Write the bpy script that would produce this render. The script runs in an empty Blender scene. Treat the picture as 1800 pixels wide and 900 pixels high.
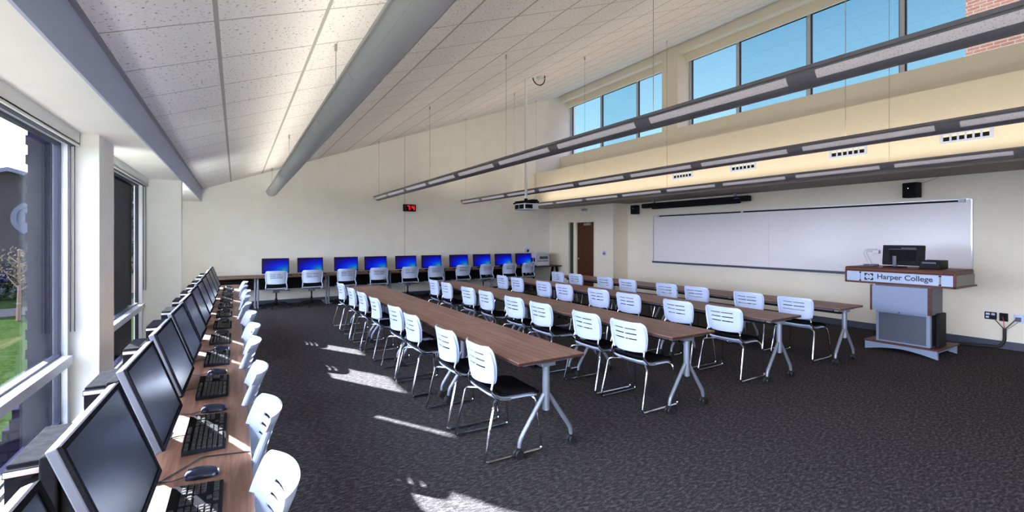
import bpy, bmesh, math, random
from mathutils import Vector, Matrix
random.seed(4)
PI = math.pi
scene = bpy.context.scene
col = scene.collection
H = 1.65                       # eye height
BY = 12.95                     # back wall
XW = 9.80                      # right wall
NY = -4.6                      # room end behind the camera

# ------------------------------------------------------------------ materials
def mat(name, color=(.8, .8, .8), rough=.5, metal=0., spec=.5, **kw):
    if rough >= .8: spec = 0.
    m = bpy.data.materials.new(name); m.use_nodes = True
    b = m.node_tree.nodes['Principled BSDF']
    b.inputs['Base Color'].default_value = (*color, 1)
    b.inputs['Roughness'].default_value = rough
    b.inputs['Metallic'].default_value = metal
    b.inputs['Specular IOR Level'].default_value = spec
    for k, v in kw.items():
        b.inputs[k.replace('_', ' ')].default_value = v
    return m
class NT:
    def __init__(s, m): s.t = m.node_tree; s.b = s.t.nodes['Principled BSDF']
    def n(s, typ, **kw):
        x = s.t.nodes.new(typ)
        for k, v in kw.items():
            if hasattr(x, k): setattr(x, k, v)
            else: x.inputs[k.replace('_', ' ')].default_value = v
        return x
    def l(s, a, b): s.t.links.new(a, b)
    def ramp(s, src, stops):
        r = s.n('ShaderNodeValToRGB'); cr = r.color_ramp
        while len(cr.elements) < len(stops): cr.elements.new(.5)
        for e, (p, c) in zip(cr.elements, stops): e.position = p; e.color = (*c, 1)
        s.l(src, r.inputs[0]); return r.outputs[0]
    def coords(s, scale=(1, 1, 1), rot=(0, 0, 0)):
        tc = s.n('ShaderNodeTexCoord'); mp = s.n('ShaderNodeMapping')
        mp.inputs['Scale'].default_value = scale; mp.inputs['Rotation'].default_value = rot
        s.l(tc.outputs['Object'], mp.inputs[0]); return mp.outputs[0]
def noisy(m, c1, c2, scale=8, detail=4, stretch=(1, 1, 1), bump=0., lo=.35, hi=.65):
    t = NT(m); v = t.coords(stretch)
    nz = t.n('ShaderNodeTexNoise', Scale=scale, Detail=detail); t.l(v, nz.inputs[0])
    t.l(t.ramp(nz.outputs[0], [(lo, c1), (hi, c2)]), t.b.inputs['Base Color'])
    if bump:
        bp = t.n('ShaderNodeBump', Strength=bump, Distance=.01); t.l(nz.outputs[0], bp.inputs['Height']); t.l(bp.outputs[0], t.b.inputs['Normal'])
    return m
def wood(name, dark, mid, light, along='Y', rough=.42):
    m = mat(name, mid, rough, spec=.22); t = NT(m)
    st = {'X': (1.2, 26, 26), 'Y': (26, 1.2, 26), 'Z': (26, 26, 1.2)}[along]
    v = t.coords(st)
    nz = t.n('ShaderNodeTexNoise', Scale=1.0, Detail=6, Roughness=.65, Distortion=.6); t.l(v, nz.inputs[0])
    c = t.ramp(nz.outputs[0], [(.30, dark), (.47, mid), (.62, light), (.75, mid)])
    t.l(c, t.b.inputs['Base Color'])
    return m

M = {}
M['cream'] = noisy(mat('cream paint', rough=.75), (.83, .765, .62), (.85, .785, .64), 3)
M['white_paint'] = noisy(mat('off white paint', rough=.75), (.79, .77, .70), (.82, .80, .73), 3)
M['fascia'] = noisy(mat('sky tinted grey fascia paint', rough=.55), (.40, .44, .58), (.42, .46, .60), 3)  # bluish light from the clerestory is put into the paint colour
M['white'] = mat('sky tinted white plastic', (.54, .64, .86), .4)  # blue cast of the sky light is mixed into the white
M['whiteboard'] = mat('white board enamel', (.80, .76, .77), .25)
M['alu'] = mat('brushed aluminium', (.62, .63, .66), .35, .85)
M['silver'] = mat('silver grey powder coat', (.24, .27, .33), .38, .4)
M['monitor_silver'] = mat('satin silver plastic', (.17, .18, .20), .45, spec=.15)
M['chrome'] = mat('chrome', (.58, .60, .66), .14, 1.)
M['black'] = noisy(mat('black plastic', rough=.5, spec=.0), (.012, .012, .014), (.018, .018, .02), 30)
M['fabric'] = noisy(mat('black fabric', rough=.95), (.008, .008, .009), (.016, .016, .018), 90, bump=.3)
M['rubber'] = mat('black rubber', (.01, .01, .011), .6)
M['lcd'] = mat('dark glossy screen', (.006, .007, .013), .30, spec=.13)
M['winframe'] = mat('clear anodised window frame', (.60, .62, .68), .35, .5)
M['gasket'] = mat('dark window gasket', (.015, .018, .035), .4)
M['blade'] = mat('blind cassette paint', (.72, .72, .66), .5)
M['base'] = mat('blue grey vinyl base', (.05, .06, .095), .45)
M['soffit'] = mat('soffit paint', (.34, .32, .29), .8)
M['green_glass'] = mat('dark greenish side light glass', (.03, .05, .035), .1)
M['grey_panel'] = mat('blue grey laminate', (.22, .28, .40), .4)
M['grey_dark'] = mat('dark grey laminate', (.075, .085, .115), .4)
M['printer'] = mat('light grey plastic', (.55, .57, .62), .45)
M['ink'] = mat('black ink', (.006, .006, .008), .6, spec=.2)
M['red_cable'] = mat('red cable', (.5, .02, .02), .5)
M['steel'] = mat('satin steel', (.5, .5, .5), .3, .9)
M['perf'] = mat('perforated fixture panel', (.44, .43, .46), .5, Emission_Color=(.9, .85, .9, 1), Emission_Strength=.06)
M['fixture'] = mat('grey painted fixture', (.20, .195, .23), .45)
M['fixture_pale'] = mat('pale grey painted fixture', (.54, .53, .52), .5)
M['wire'] = mat('suspension cable', (.35, .33, .31), .5)
M['white_wire'] = mat('white rod', (.75, .75, .78), .5)
M['wood'] = wood('walnut laminate', (.13, .062, .042), (.235, .125, .092), (.30, .175, .13))
M['wood_x'] = wood('walnut laminate across', (.13, .062, .042), (.235, .125, .092), (.30, .175, .13), 'X')
M['counter_wood'] = wood('counter walnut', (.050, .022, .013), (.105, .050, .031), (.17, .088, .055))
M['counter_x'] = wood('counter walnut across', (.055, .024, .015), (.125, .060, .038), (.20, .105, .066), 'X')
M['edge'] = mat('dark walnut edging', (.06, .028, .02), .45)
M['cherry'] = wood('cherry veneer', (.055, .018, .010), (.095, .033, .021), (.125, .046, .029), 'Y')
M['door_wood'] = wood('brown door veneer', (.045, .015, .006), (.075, .026, .011), (.09, .033, .015), 'Z')

# perforations on fixture panels
t = NT(M['perf']); v = t.coords((90, 90, 90)); vo = t.n('ShaderNodeTexVoronoi', Scale=1.); t.l(v, vo.inputs[0])
t.l(t.ramp(vo.outputs[0], [(.15, (.26, .25, .28)), (.35, (.50, .47, .50))]), t.b.inputs['Base Color'])

# carpet: loop pile, flecked
m = M['carpet'] = mat('charcoal loop carpet', (.03, .03, .035), .95, spec=.15); t = NT(m)
v = t.coords((1, 1, 1)); n1 = t.n('ShaderNodeTexNoise', Scale=95., Detail=3, Roughness=.7); t.l(v, n1.inputs[0])
v2 = t.coords((22, 60, 1), (0, 0, .9)); n2 = t.n('ShaderNodeTexNoise', Scale=1., Detail=3); t.l(v2, n2.inputs[0])
mx = t.n('ShaderNodeMath', operation='ADD'); t.l(n1.outputs[0], mx.inputs[0]); t.l(n2.outputs[0], mx.inputs[1])
mh = t.n('ShaderNodeMath', operation='MULTIPLY'); mh.inputs[1].default_value = .5; t.l(mx.outputs[0], mh.inputs[0])
t.l(t.ramp(mh.outputs[0], [(.36, (.027, .025, .027)), (.5, (.052, .048, .050)), (.62, (.125, .118, .118))]), t.b.inputs['Base Color'])
bp = t.n('ShaderNodeBump', Strength=.6, Distance=.006); t.l(mh.outputs[0], bp.inputs['Height']); t.l(bp.outputs[0], t.b.inputs['Normal'])

# ceiling tiles: fissured mineral tiles in a lay-in grid (local x runs up the slope)
TILE = .695
m = M['ceiling'] = mat('fissured ceiling tile', (.7, .69, .66), .9, spec=.1); t = NT(m)
v = t.coords()
sp = t.n('ShaderNodeSeparateXYZ'); t.l(v, sp.inputs[0])
def grid(axis, off, wid):
    a = t.n('ShaderNodeMath', operation='ADD'); a.inputs[1].default_value = off + 50 * TILE; t.l(sp.outputs[axis], a.inputs[0])
    b = t.n('ShaderNodeMath', operation='DIVIDE'); b.inputs[1].default_value = TILE; t.l(a.outputs[0], b.inputs[0])
    c = t.n('ShaderNodeMath', operation='FRACT'); t.l(b.outputs[0], c.inputs[0])
    d = t.n('ShaderNodeMath', operation='LESS_THAN'); d.inputs[1].default_value = wid / TILE; t.l(c.outputs[0], d.inputs[0])
    return d.outputs[0]
gx = grid(0, -.635 + .014, .028); gy = grid(1, -3.40 + .007, .014)
gm = t.n('ShaderNodeMath', operation='MAXIMUM'); t.l(gx, gm.inputs[0]); t.l(gy, gm.inputs[1])
vo = t.n('ShaderNodeTexNoise', Scale=42., Detail=2, Roughness=.6); t.l(v, vo.inputs[0])
fc = t.ramp(vo.outputs[0], [(.31, (.12, .12, .11)), (.37, (.68, .665, .64)), (.7, (.74, .725, .70))])
mxr = t.n('ShaderNodeMix', data_type='RGBA'); t.l(gm.outputs[0], mxr.inputs[0]); t.l(fc, mxr.inputs[6]); mxr.inputs[7].default_value = (.36, .35, .32, 1)
t.l(mxr.outputs[2], t.b.inputs['Base Color'])
bp = t.n('ShaderNodeBump', Strength=.35, Distance=.01); t.l(fc, bp.inputs['Height']); t.l(bp.outputs[0], t.b.inputs['Normal'])

def brick(name, c1, c2, mo, axes=(0, 2), s=1.):
    m = mat(name, c1, .85); t = NT(m); tc = t.n('ShaderNodeTexCoord'); sp = t.n('ShaderNodeSeparateXYZ'); cb = t.n('ShaderNodeCombineXYZ')
    t.l(tc.outputs['Object'], sp.inputs[0]); t.l(sp.outputs[axes[0]], cb.inputs[0]); t.l(sp.outputs[axes[1]], cb.inputs[1])
    b = t.n('ShaderNodeTexBrick', Scale=1. / s, Mortar_Size=.008, Brick_Width=.215, Row_Height=.075)
    b.inputs['Color1'].default_value = (*c1, 1); b.inputs['Color2'].default_value = (*c2, 1); b.inputs['Mortar'].default_value = (*mo, 1)
    t.l(cb.outputs[0], b.inputs[0]); t.l(b.outputs[0], t.b.inputs['Base Color'])
    return m
M['brick_dark'] = brick('dark brick', (.007, .007, .014), (.010, .009, .017), (.004, .004, .008), (0, 2))
M['brick_red'] = brick('red brick', (.034, .013, .010), (.042, .018, .013), (.045, .036, .032), (1, 2))
M['brick_brown'] = brick('brown brick', (.17, .12, .10), (.21, .15, .12), (.17, .14, .12), (1, 2), 2.)
M['grass'] = noisy(mat('lawn', rough=.9), (.0045, .0085, .0025), (.0095, .0165, .0050), 14, 6)
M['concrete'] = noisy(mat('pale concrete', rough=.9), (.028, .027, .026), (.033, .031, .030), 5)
M['bounce_gravel'] = noisy(mat('pale gravel', rough=.95), (.28, .25, .20), (.42, .38, .31), 60, bump=.5)
M['bark'] = mat('bark', (.09, .06, .045), .9)
M['leaf'] = noisy(mat('blossom and leaf', rough=.8), (.02, .025, .012), (.11, .10, .06), 40, 1)
M['hedge'] = noisy(mat('dark hedge leaf', rough=.85), (.004, .010, .005), (.010, .018, .008), 20, 3)
M['roof'] = noisy(mat('slate grey shingles', rough=.8), (.06, .07, .09), (.09, .10, .12), 12)

# glass: thin sheet, light passes straight through with a tint
def glass(name, tint, refl=.08):
    m = bpy.data.materials.new(name); m.use_nodes = True; n = m.node_tree.nodes; l = m.node_tree.links; n.clear()
    o = n.new('ShaderNodeOutputMaterial'); tr = n.new('ShaderNodeBsdfTransparent'); gl = n.new('ShaderNodeBsdfGlossy'); mx = n.new('ShaderNodeMixShader')
    tr.inputs[0].default_value = (*tint, 1); gl.inputs[0].default_value = (1, 1, 1, 1); gl.inputs['Roughness'].default_value = .02
    mx.inputs[0].default_value = refl; l.new(tr.outputs[0], mx.inputs[1]); l.new(gl.outputs[0], mx.inputs[2]); l.new(mx.outputs[0], o.inputs[0]); return m
M['glass_left'] = glass('lightly tinted glass', (.86, .91, .97), .05)
M['glass_clere'] = glass('blue tinted clerestory glass', (.86, .92, .94), .03)

def emis(name, c, s):
    m = mat(name, (0, 0, 0), .3); b = m.node_tree.nodes['Principled BSDF']
    b.inputs['Emission Color'].default_value = (*c, 1); b.inputs['Emission Strength'].default_value = s; return m
M['led'] = emis('red led digits', (1, .01, .015), .55)
M['dot'] = emis('status light', (.9, .95, 1), 1.)
# computer desktop: blue wallpaper that glows
m = M['desktop'] = mat('lit blue desktop screen', (.001, .001, .004), .25, spec=.12); t = NT(m)
tc = t.n('ShaderNodeTexCoord'); mp = t.n('ShaderNodeMapping'); t.l(tc.outputs['Generated'], mp.inputs[0])
mp.inputs['Location'].default_value = (-.85, 0, -.22); mp.inputs['Scale'].default_value = (1., 0., 1.15)
gr = t.n('ShaderNodeTexGradient', gradient_type='SPHERICAL'); t.l(mp.outputs[0], gr.inputs[0])
cc = t.ramp(gr.outputs[0], [(.0, (.01, .003, .10)), (.30, (.0, .004, .48)), (.62, (.0, .03, .85)), (.86, (.0, .15, .50)), (1., (.03, .32, .45))])
t.l(cc, t.b.inputs['Emission Color']); t.b.inputs['Emission Strength'].default_value = .23

# ------------------------------------------------------------------ mesh helpers
class MB:
    def __init__(s): s.v = []; s.f = []; s.mi = []
    def add(s, vs, fs, mi=0, mx=None):
        o = len(s.v)
        for p in vs:
            p = Vector(p); s.v.append(tuple(mx @ p) if mx else tuple(p))
        for f in fs: s.f.append([i + o for i in f]); s.mi.append(mi)
        return s
    def box(s, x0, x1, y0, y1, z0, z1, bev=0., mi=0, mx=None):
        if x0 > x1: x0, x1 = x1, x0
        if y0 > y1: y0, y1 = y1, y0
        if z0 > z1: z0, z1 = z1, z0
        if bev <= 0:
            vs = [(x, y, z) for z in (z0, z1) for x, y in ((x0, y0), (x1, y0), (x1, y1), (x0, y1))]
            return s.add(vs, [(3, 2, 1, 0), (4, 5, 6, 7), (0, 1, 5, 4), (1, 2, 6, 5), (2, 3, 7, 6), (3, 0, 4, 7)], mi, mx)
        b = bmesh.new(); bmesh.ops.create_cube(b, size=1)
        for q in b.verts: q.co = Vector(((x0 + x1) / 2 + q.co.x * (x1 - x0), (y0 + y1) / 2 + q.co.y * (y1 - y0), (z0 + z1) / 2 + q.co.z * (z1 - z0)))
        bmesh.ops.bevel(b, geom=b.edges[:], offset=bev, segments=2, affect='EDGES', profile=.5)
        b.verts.index_update(); s.add([q.co for q in b.verts], [[q.index for q in f.verts] for f in b.faces], mi, mx); b.free(); return s
    def tube(s, pts, r, n=8, mi=0, caps=True, mx=None):
        pts = [Vector(p) for p in pts]; rs = r if isinstance(r, (list, tuple)) else [r] * len(pts)
        T = []
        for i in range(len(pts)):
            a = pts[max(i - 1, 0)]; b = pts[min(i + 1, len(pts) - 1)]; T.append((b - a).normalized())
        up = Vector((0, 0, 1)) if abs(T[0].z) < .9 else Vector((1, 0, 0))
        N = (up - T[0] * up.dot(T[0])).normalized(); vs = []
        for i, p in enumerate(pts):
            N = (N - T[i] * N.dot(T[i])).normalized(); B = T[i].cross(N)
            for k in range(n):
                a = 2 * PI * k / n; vs.append(p + (N * math.cos(a) + B * math.sin(a)) * rs[i])
        fs = [(i * n + k, i * n + (k + 1) % n, (i + 1) * n + (k + 1) % n, (i + 1) * n + k) for i in range(len(pts) - 1) for k in range(n)]
        if caps: fs += [tuple(reversed(range(n))), tuple((len(pts) - 1) * n + k for k in range(n))]
        return s.add(vs, fs, mi, mx)
    def lathe(s, prof, n=16, mi=0, mx=None):
        vs = []; fs = []
        for (r, z) in prof:
            for k in range(n): a = 2 * PI * k / n; vs.append((r * math.cos(a), r * math.sin(a), z))
        for i in range(len(prof) - 1):
            for k in range(n): fs.append((i * n + k, i * n + (k + 1) % n, (i + 1) * n + (k + 1) % n, (i + 1) * n + k))
        fs.append(tuple(reversed(range(n)))); fs.append(tuple((len(prof) - 1) * n + k for k in range(n)))
        return s.add(vs, fs, mi, mx)
    def prism(s, poly, a0, a1, plane='xz', mi=0, mx=None):
        k = len(poly)
        f = {'xz': lambda p, a: (p[0], a, p[1]), 'yz': lambda p, a: (a, p[0], p[1]), 'xy': lambda p, a: (p[0], p[1], a)}[plane]
        vs = [f(p, a0) for p in poly] + [f(p, a1) for p in poly]
        fs = [tuple(range(k)), tuple(reversed(range(k, 2 * k)))] + [(i, i + k, (i + 1) % k + k, (i + 1) % k) for i in range(k)]
        return s.add(vs, fs, mi, mx)
    def build(s, name, m, parent=None, smooth=False, loc=None, angle=40):
        me = bpy.data.meshes.new(name); me.from_pydata(s.v, [], s.f); me.update()
        b = bmesh.new(); b.from_mesh(me); bmesh.ops.recalc_face_normals(b, faces=b.faces[:])
        if smooth:
            for f in b.faces: f.smooth = True
            for e in b.edges:
                if len(e.link_faces) == 2 and e.calc_face_angle(0) > math.radians(angle): e.smooth = False
        b.to_mesh(me); b.free()
        for x in (m if isinstance(m, (list, tuple)) else [m]): me.materials.append(x if not isinstance(x, str) else M[x])
        if any(s.mi):
            for p, q in zip(me.polygons, s.mi): p.material_index = q
        o = bpy.data.objects.new(name, me); col.objects.link(o)
        if parent: o.parent = parent
        if loc: o.location = loc
        return o
def rnd(pts, r=.03, n=4):
    """round the corners of a polyline"""
    P = [Vector(p) for p in pts]; out = [P[0]]
    for i in range(1, len(P) - 1):
        a = (P[i - 1] - P[i]); b = (P[i + 1] - P[i]); rr = min(r, a.length * .45, b.length * .45)
        p0 = P[i] + a.normalized() * rr; p1 = P[i] + b.normalized() * rr
        for k in range(n + 1):
            q = k / n; out.append(p0 * (1 - q) ** 2 + P[i] * 2 * q * (1 - q) + p1 * q * q)
    return out + [P[-1]]
def tag(o, label=None, cat=None, group=None, kind=None):
    if label: o['label'] = label
    if cat: o['category'] = cat
    if group: o['group'] = group
    if kind: o['kind'] = kind
    return o
def empty(name, loc=(0, 0, 0), rz=0., label=None, cat=None, group=None):
    o = bpy.data.objects.new(name, None); o.empty_display_size = .1; col.objects.link(o)
    o.location = loc; o.rotation_euler = (0, 0, rz); return tag(o, label, cat, group)
def dup(root, loc, rz=None, label=None, group=None):
    def cp(o, par):
        c = o.copy(); col.objects.link(c)
        if par: c.parent = par
        for ch in list(o.children): cp(ch, c)
        return c
    r = cp(root, None); r.location = loc
    if rz is not None: r.rotation_euler = (0, 0, rz)
    if label: r['label'] = label
    if group: r['group'] = group
    return r
def struct(name, mb, m, parent=None, **kw):
    o = mb.build(name, m, parent, **kw)
    if not parent: o['kind'] = 'structure'
    return o
ORD = ['first', 'second', 'third', 'fourth', 'fifth', 'sixth', 'seventh', 'eighth', 'ninth', 'tenth', 'eleventh', 'twelfth', 'thirteenth', 'fourteenth']

# ------------------------------------------------------------------ room shell
struct('floor', MB().box(-1.25, XW + .2, NY, BY + .1, -.12, 0), 'carpet')
# left window wall pieces (interior faces: recess at -1.20, piers to -.97 / -.70)
GX = -1.20
WB, WT = .12, 2.46            # glass bottom and top
wl = MB()
wl.box(-1.25, -.97, 5.02, 5.55, 0, 2.50)
wl.box(-1.25, -.70, 8.41, 8.60, 0, 2.50)
wl.box(-1.25, -1.15, 10.30, 11.14, 0, 2.50)
wl.box(-1.25, -1.15, 11.79, BY, 0, 2.50)
for a, b in ((NY, 5.02), (5.55, 8.41), (8.60, 10.30), (11.14, 11.79)):
    wl.box(-1.25, -1.13, a, b, 0, WB)
    wl.box(-1.25, -1.13, a, b, WT, 2.50)
struct('wall_left', wl, 'white_paint')
struct('trim_1', MB().box(-1.25, -.70, NY, BY, 2.50, 2.86), 'white_paint')           # window soffit
struct('trim_2', MB().box(-.70, -.685, NY, BY, 2.495, 2.845), 'fascia')                # bulkhead fascia
struct('trim_3', MB().prism([(-.70, 2.77), (-.66, 2.785), (-.66, 2.82), (-.70, 2.81)], NY, BY, 'xz'), 'fixture')
# sloped ceiling
ang = math.atan(.366)
cl = MB().box(0, 11.9, NY, BY + .1, 0, .08)
ceil = struct('ceiling', cl, 'ceiling'); ceil.location = (-.70, 0, 2.777); ceil.rotation_euler = (0, -ang, 0)
cz = lambda x: 3.033 + .366 * x
# back wall
struct('wall_back', MB().prism([(-1.25, 0), (10.35, 0), (10.35, 7.0), (-.7, 2.95), (-1.25, 2.95)], BY, BY + .12, 'xz'), 'white_paint')
struct('trim_4', MB().box(4.145, 4.155, BY - .004, BY, .1, 4.55), 'soffit')             # control joint
struct('baseboard_back', MB().box(-1.1, 9.24, BY - .012, BY, 0, .10), 'base')
# wall behind the camera
struct('wall_front', MB().prism([(-1.25, 0), (10.35, 0), (10.35, 7.0), (-.7, 2.95), (-1.25, 2.95)], NY - .12, NY, 'xz'), 'white_paint')
# right side: door alcove wall, lower wall, bulkhead box, upper wall with clerestory
wd = MB()   # door wall x = 9.24, opening Y 10.62..11.52 and side light 11.60..11.90
wd.box(9.24, 9.36, 9.84, 10.62, 0, 2.68); wd.box(9.24, 9.36, 11.90, BY, 0, 2.68); wd.box(9.24, 9.36, 10.62, 11.90, 2.17, 2.68)
wd.box(9.24, 9.36, 11.53, 11.61, 0, 2.17)
wd.box(9.36, XW, 9.84, 9.96, 0, 2.68)
struct('wall_entry', wd, 'cream')
struct('wall_right', MB().box(XW, XW + .12, NY, 9.84, 0, 2.68), 'cream')
struct('baseboard_right', MB().box(XW - .012, XW, NY, 9.84, 0, .115), 'base')
struct('baseboard_entry', MB().box(9.228, 9.24, 9.84, 10.58, 0, .10).box(9.228, 9.24, 11.9, BY - .012, 0, .10), 'base')
struct('trim_5', MB().box(8.60, 8.72, NY, BY, 2.68, 3.79), 'cream')                      # bulkhead face
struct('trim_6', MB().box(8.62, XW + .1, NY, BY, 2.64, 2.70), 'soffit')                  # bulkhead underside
struct('trim_7', MB().box(8.72, XW + .1, NY, BY, 3.70, 3.79), 'cream')                   # bulkhead top shelf
Y2a = 7.98
wc = MB()
wc.box(XW - .10, XW, NY, BY, 3.79, 4.46)
wc.box(XW, 10.35, NY, BY, 4.40, 4.46)                 # sill
wc.box(XW - .10, 10.30, Y2a, 8.485, 4.46, 6.37); wc.box(9.86, 9.98, Y2a, 8.485, 6.37, 6.42)             # pier between the windows
wc.box(XW - .10, 9.86, NY, BY, 6.37, 6.75)
wc.box(9.98, 10.04, NY, BY, 6.20, 6.44)
wc.box(10.04, 10.35, NY, BY, 6.34, 6.7)
wc.box(9.86, 10.0, NY, BY, 6.42, 6.48)
struct('wall_clerestory', wc, 'cream')

# windows: frame + panes + gaskets
def window(name, x, y0, y1, z0, z1, mull, transom=None, glassm='glass_left', inner=+1, fw=.06):
    f = MB(); xi = x + inner * .05
    a, b = sorted((x - inner * .02, xi))
    f.box(a, b, y0, y0 + fw, z0, z1); f.box(a, b, y1 - fw, y1, z0, z1)
    f.box(a, b, y0 + fw, y1 - fw, z0, z0 + fw); f.box(a, b, y0 + fw, y1 - fw, z1 - fw, z1)
    for m_ in mull: f.box(a, b, m_ - fw / 2, m_ + fw / 2, z0 + fw, z1 - fw)
    if transom:
        ys = [y0 + fw] + [q for m_ in mull for q in (m_ - fw / 2, m_ + fw / 2)] + [y1 - fw]
        for i in range(0, len(ys), 2): f.box(a, b + (.03 if inner > 0 else 0), ys[i], ys[i + 1], transom - .035, transom + .035)
    fr = struct(name, f, 'winframe')
    g = MB(); ys = [y0 + fw] + [q for m_ in mull for q in (m_ - fw / 2, m_ + fw / 2)] + [y1 - fw]
    zs = [(z0 + fw, z1 - fw)] if not transom else [(z0 + fw, transom - .035), (transom + .035, z1 - fw)]
    gk = MB()
    for i in range(0, len(ys), 2):
        for (c, d) in zs:
            pane = MB().box(x - .004, x + .004, ys[i] + .005, ys[i + 1] - .005, c + .005, d - .005).build('pane', glassm, fr)
            for (p, q, r_, s_) in ((ys[i], ys[i] + .018, c, d), (ys[i + 1] - .018, ys[i + 1], c, d), (ys[i], ys[i + 1], c, c + .018), (ys[i], ys[i + 1], d - .018, d)):
                gk.box(x - .03, x + .012, p, q, r_, s_)
    gk.build('gasket', 'gasket', fr)
    return fr
window('window_1', GX, NY, 5.02, WB, WT, [-3.6, -1.1, 1.4], .68)
window('window_2', GX, 5.55, 8.41, WB, WT, [], .68)
window('window_3', GX, 8.60, 10.30, WB, WT, [], .68)
window('window_4', GX, 11.14, 11.79, WB, WT, [], .68)
window('window_5', 10.2, 8.485, BY, 4.46, 6.34, [11.37, 9.80], None, 'glass_clere', -1, .07)
window('window_6', 10.2, NY, Y2a, 4.46, 6.34, [6.62, 5.05, 3.49, 1.92, .35, -1.22, -2.79], None, 'glass_clere', -1, .07)

# blind cassettes with side channel
for k, (a, b) in enumerate(((NY + .02, 5.0), (5.57, 8.39))):
    c = MB().box(-1.10, -1.085, a, b, 2.385, 2.50).box(-1.15, -1.085, a, b, 2.40, 2.41).box(-1.14, -1.085, a, a + .01, 2.385, 2.5).box(-1.14, -1.085, b - .01, b, 2.385, 2.5)
    o = c.build('roller_blind', 'blade')
    tag(o, ['pale roller blind cassette above the large nearest left window', 'pale roller blind cassette above the narrower window between the two piers'][k], 'roller blind')
    MB().tube([(-1.125, a + .02, 2.40), (-1.125, b - .02, 2.40)], .022, 8).build('blind_roll', 'gasket', o)
    ch = MB()
    ch.tube([(-1.11, b - .03, 2.39), (-1.11, b - .03, .9)], .004, 5).tube([(-1.135, b - .03, 2.39), (-1.135, b - .03, .9)], .004, 5)
    ch.build('pull_chain', 'gasket', o)

# ------------------------------------------------------------------ door and its surroundings
d = MB().box(9.27, 9.315, 10.66, 11.48, 0, 2.13).build('door_1', 'door_wood'); d['kind'] = 'structure'
h_ = MB().tube([(9.27, 11.42, 1.0), (9.21, 11.42, 1.0)], .012, 8).tube([(9.21, 11.43, 1.0), (9.21, 11.32, 1.0)], .01, 8).lathe([(.03, 0), (.03, .01)], 12, mx=Matrix.Translation((9.27, 11.42, 1.0)) @ Matrix.Rotation(-PI / 2, 4, 'Y'))
h_.build('door_handle', 'steel', d, True)
MB().box(9.20, 9.27, 10.80, 11.10, 2.03, 2.10, .008).tube(rnd([(9.235, 11.0, 2.10), (9.22, 10.8, 2.125), (9.26, 10.75, 2.13)], .02), .008, 6).build('door_closer', 'steel', d)
struct('trim_8', MB().box(9.225, 9.36, 10.62, 10.66, 0, 2.17).box(9.225, 9.36, 11.48, 11.53, 0, 2.17).box(9.225, 9.36, 10.66, 11.48, 2.13, 2.17).box(9.225, 9.36, 11.61, 11.63, 0, 2.17).box(9.225, 9.36, 11.88, 11.90, 0, 2.17).box(9.225, 9.36, 11.63, 11.88, 2.14, 2.17).box(9.225, 9.36, 11.63, 11.88, 0, .12), 'cream')
struct('window_7', MB().box(9.29, 9.30, 11.63, 11.88, .12, 2.14), 'green_glass')
# what lies behind the doorway: a dim corridor wall
g = MB().box(9.205, 9.24, 10.96, 11.22, 2.47, 2.56, .006)
o = g.build('wall_grille', 'printer'); tag(o, 'small grey grille on the cream wall above the brown door', 'grille')
MB().box(9.2, 9.206, 10.98, 11.2, 2.49, 2.54).build('louvre', 'soffit', o)
o = MB().box(9.225, 9.24, 10.13, 10.27, 1.13, 1.27, .004).build('wall_switch', 'white'); tag(o, 'white light switch plate to the right of the brown door', 'switch')
MB().box(9.215, 9.225, 10.16, 10.19, 1.16, 1.22, .002).box(9.215, 9.225, 10.21, 10.24, 1.16, 1.22, .002).build('rocker', 'grey_dark', o)
o = MB().box(8.22, 8.40, BY - .02, BY, 1.16, 1.30, .004).build('wall_plate', 'white'); tag(o, 'small white plate with a dark socket on back wall above the last lit monitor', 'outlet')
MB().box(8.30, 8.37, BY - .035, BY - .02, 1.18, 1.26, .004).build('socket', 'black', o)

# ------------------------------------------------------------------ row table
def leg_post(parent, y, s):
    # one T leg: bracket, post, two splayed feet with casters;   table local: x 0..0.61, y 0..1.524
    MB().box(.08, .53, y - .025, y + .025, .685, .712, .004).box(.24, .37, y - .04, y + .04, .66, .69, .006).build('bracket', 'silver', parent)
    MB().tube([(.305, y, .32), (.305, y, .68)], .029, 12).tube([(.305, y, .315), (.305, y, .322)], .022, 12).build('post', 'silver', parent, True)
    for q in (-1, 1):
        MB().tube(rnd([(.305 + q * .02, y, .44), (.305 + q * .235, y, .135), (.305 + q * .245, y, .075)], .05), [.018] * 3 + [.017] * 3 + [.014], 10).build('foot', 'silver', parent, True)
        c = MB()
        for w in (-.017, .017): c.lathe([(.006, -.011), (.031, -.011), (.035, -.006), (.035, .006), (.031, .011), (.006, .011)], 14, mx=Matrix.Translation((.305 + q * .25, y + w * 1., .035)) @ Matrix.Rotation(PI / 2, 4, 'X'))
        c.box(.305 + q * .25 - .022, .305 + q * .25 + .022, y - .006, y + .006, .03, .078, .004)
        c.build('caster', 'rubber', parent, True)
tb = empty('training_table')
MB().box(0, .61, .001, 1.521, .7315, .738, .001).build('tabletop', 'wood', tb)
MB().box(0.0, .61, .001, 1.521, .7125, .7312, .001).build('edge_band', 'edge', tb)
MB().box(.20, .40, .10, 1.42, .64, .655).box(.20, .205, .10, 1.42, .655, .71).box(.395, .40, .10, 1.42, .655, .71).build('cable_tray', 'black', tb)
MB().box(.06, .09, .12, 1.40, .69, .712, .003).box(.52, .55, .12, 1.40, .69, .712, .003).build('rail', 'grey_dark', tb)
leg_post(tb, .09, 1); leg_post(tb, 1.434, -1)
ROWX = [1.762, 3.43, 5.11, 6.66]
ROWN = ['row nearest the windows', 'second row from the windows', 'third row from the windows', 'row nearest the whiteboard']
TN = ['at the near end', 'second from the near end', 'third from the near end', 'at the far end']
RY = 2.855
tables = []
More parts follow.
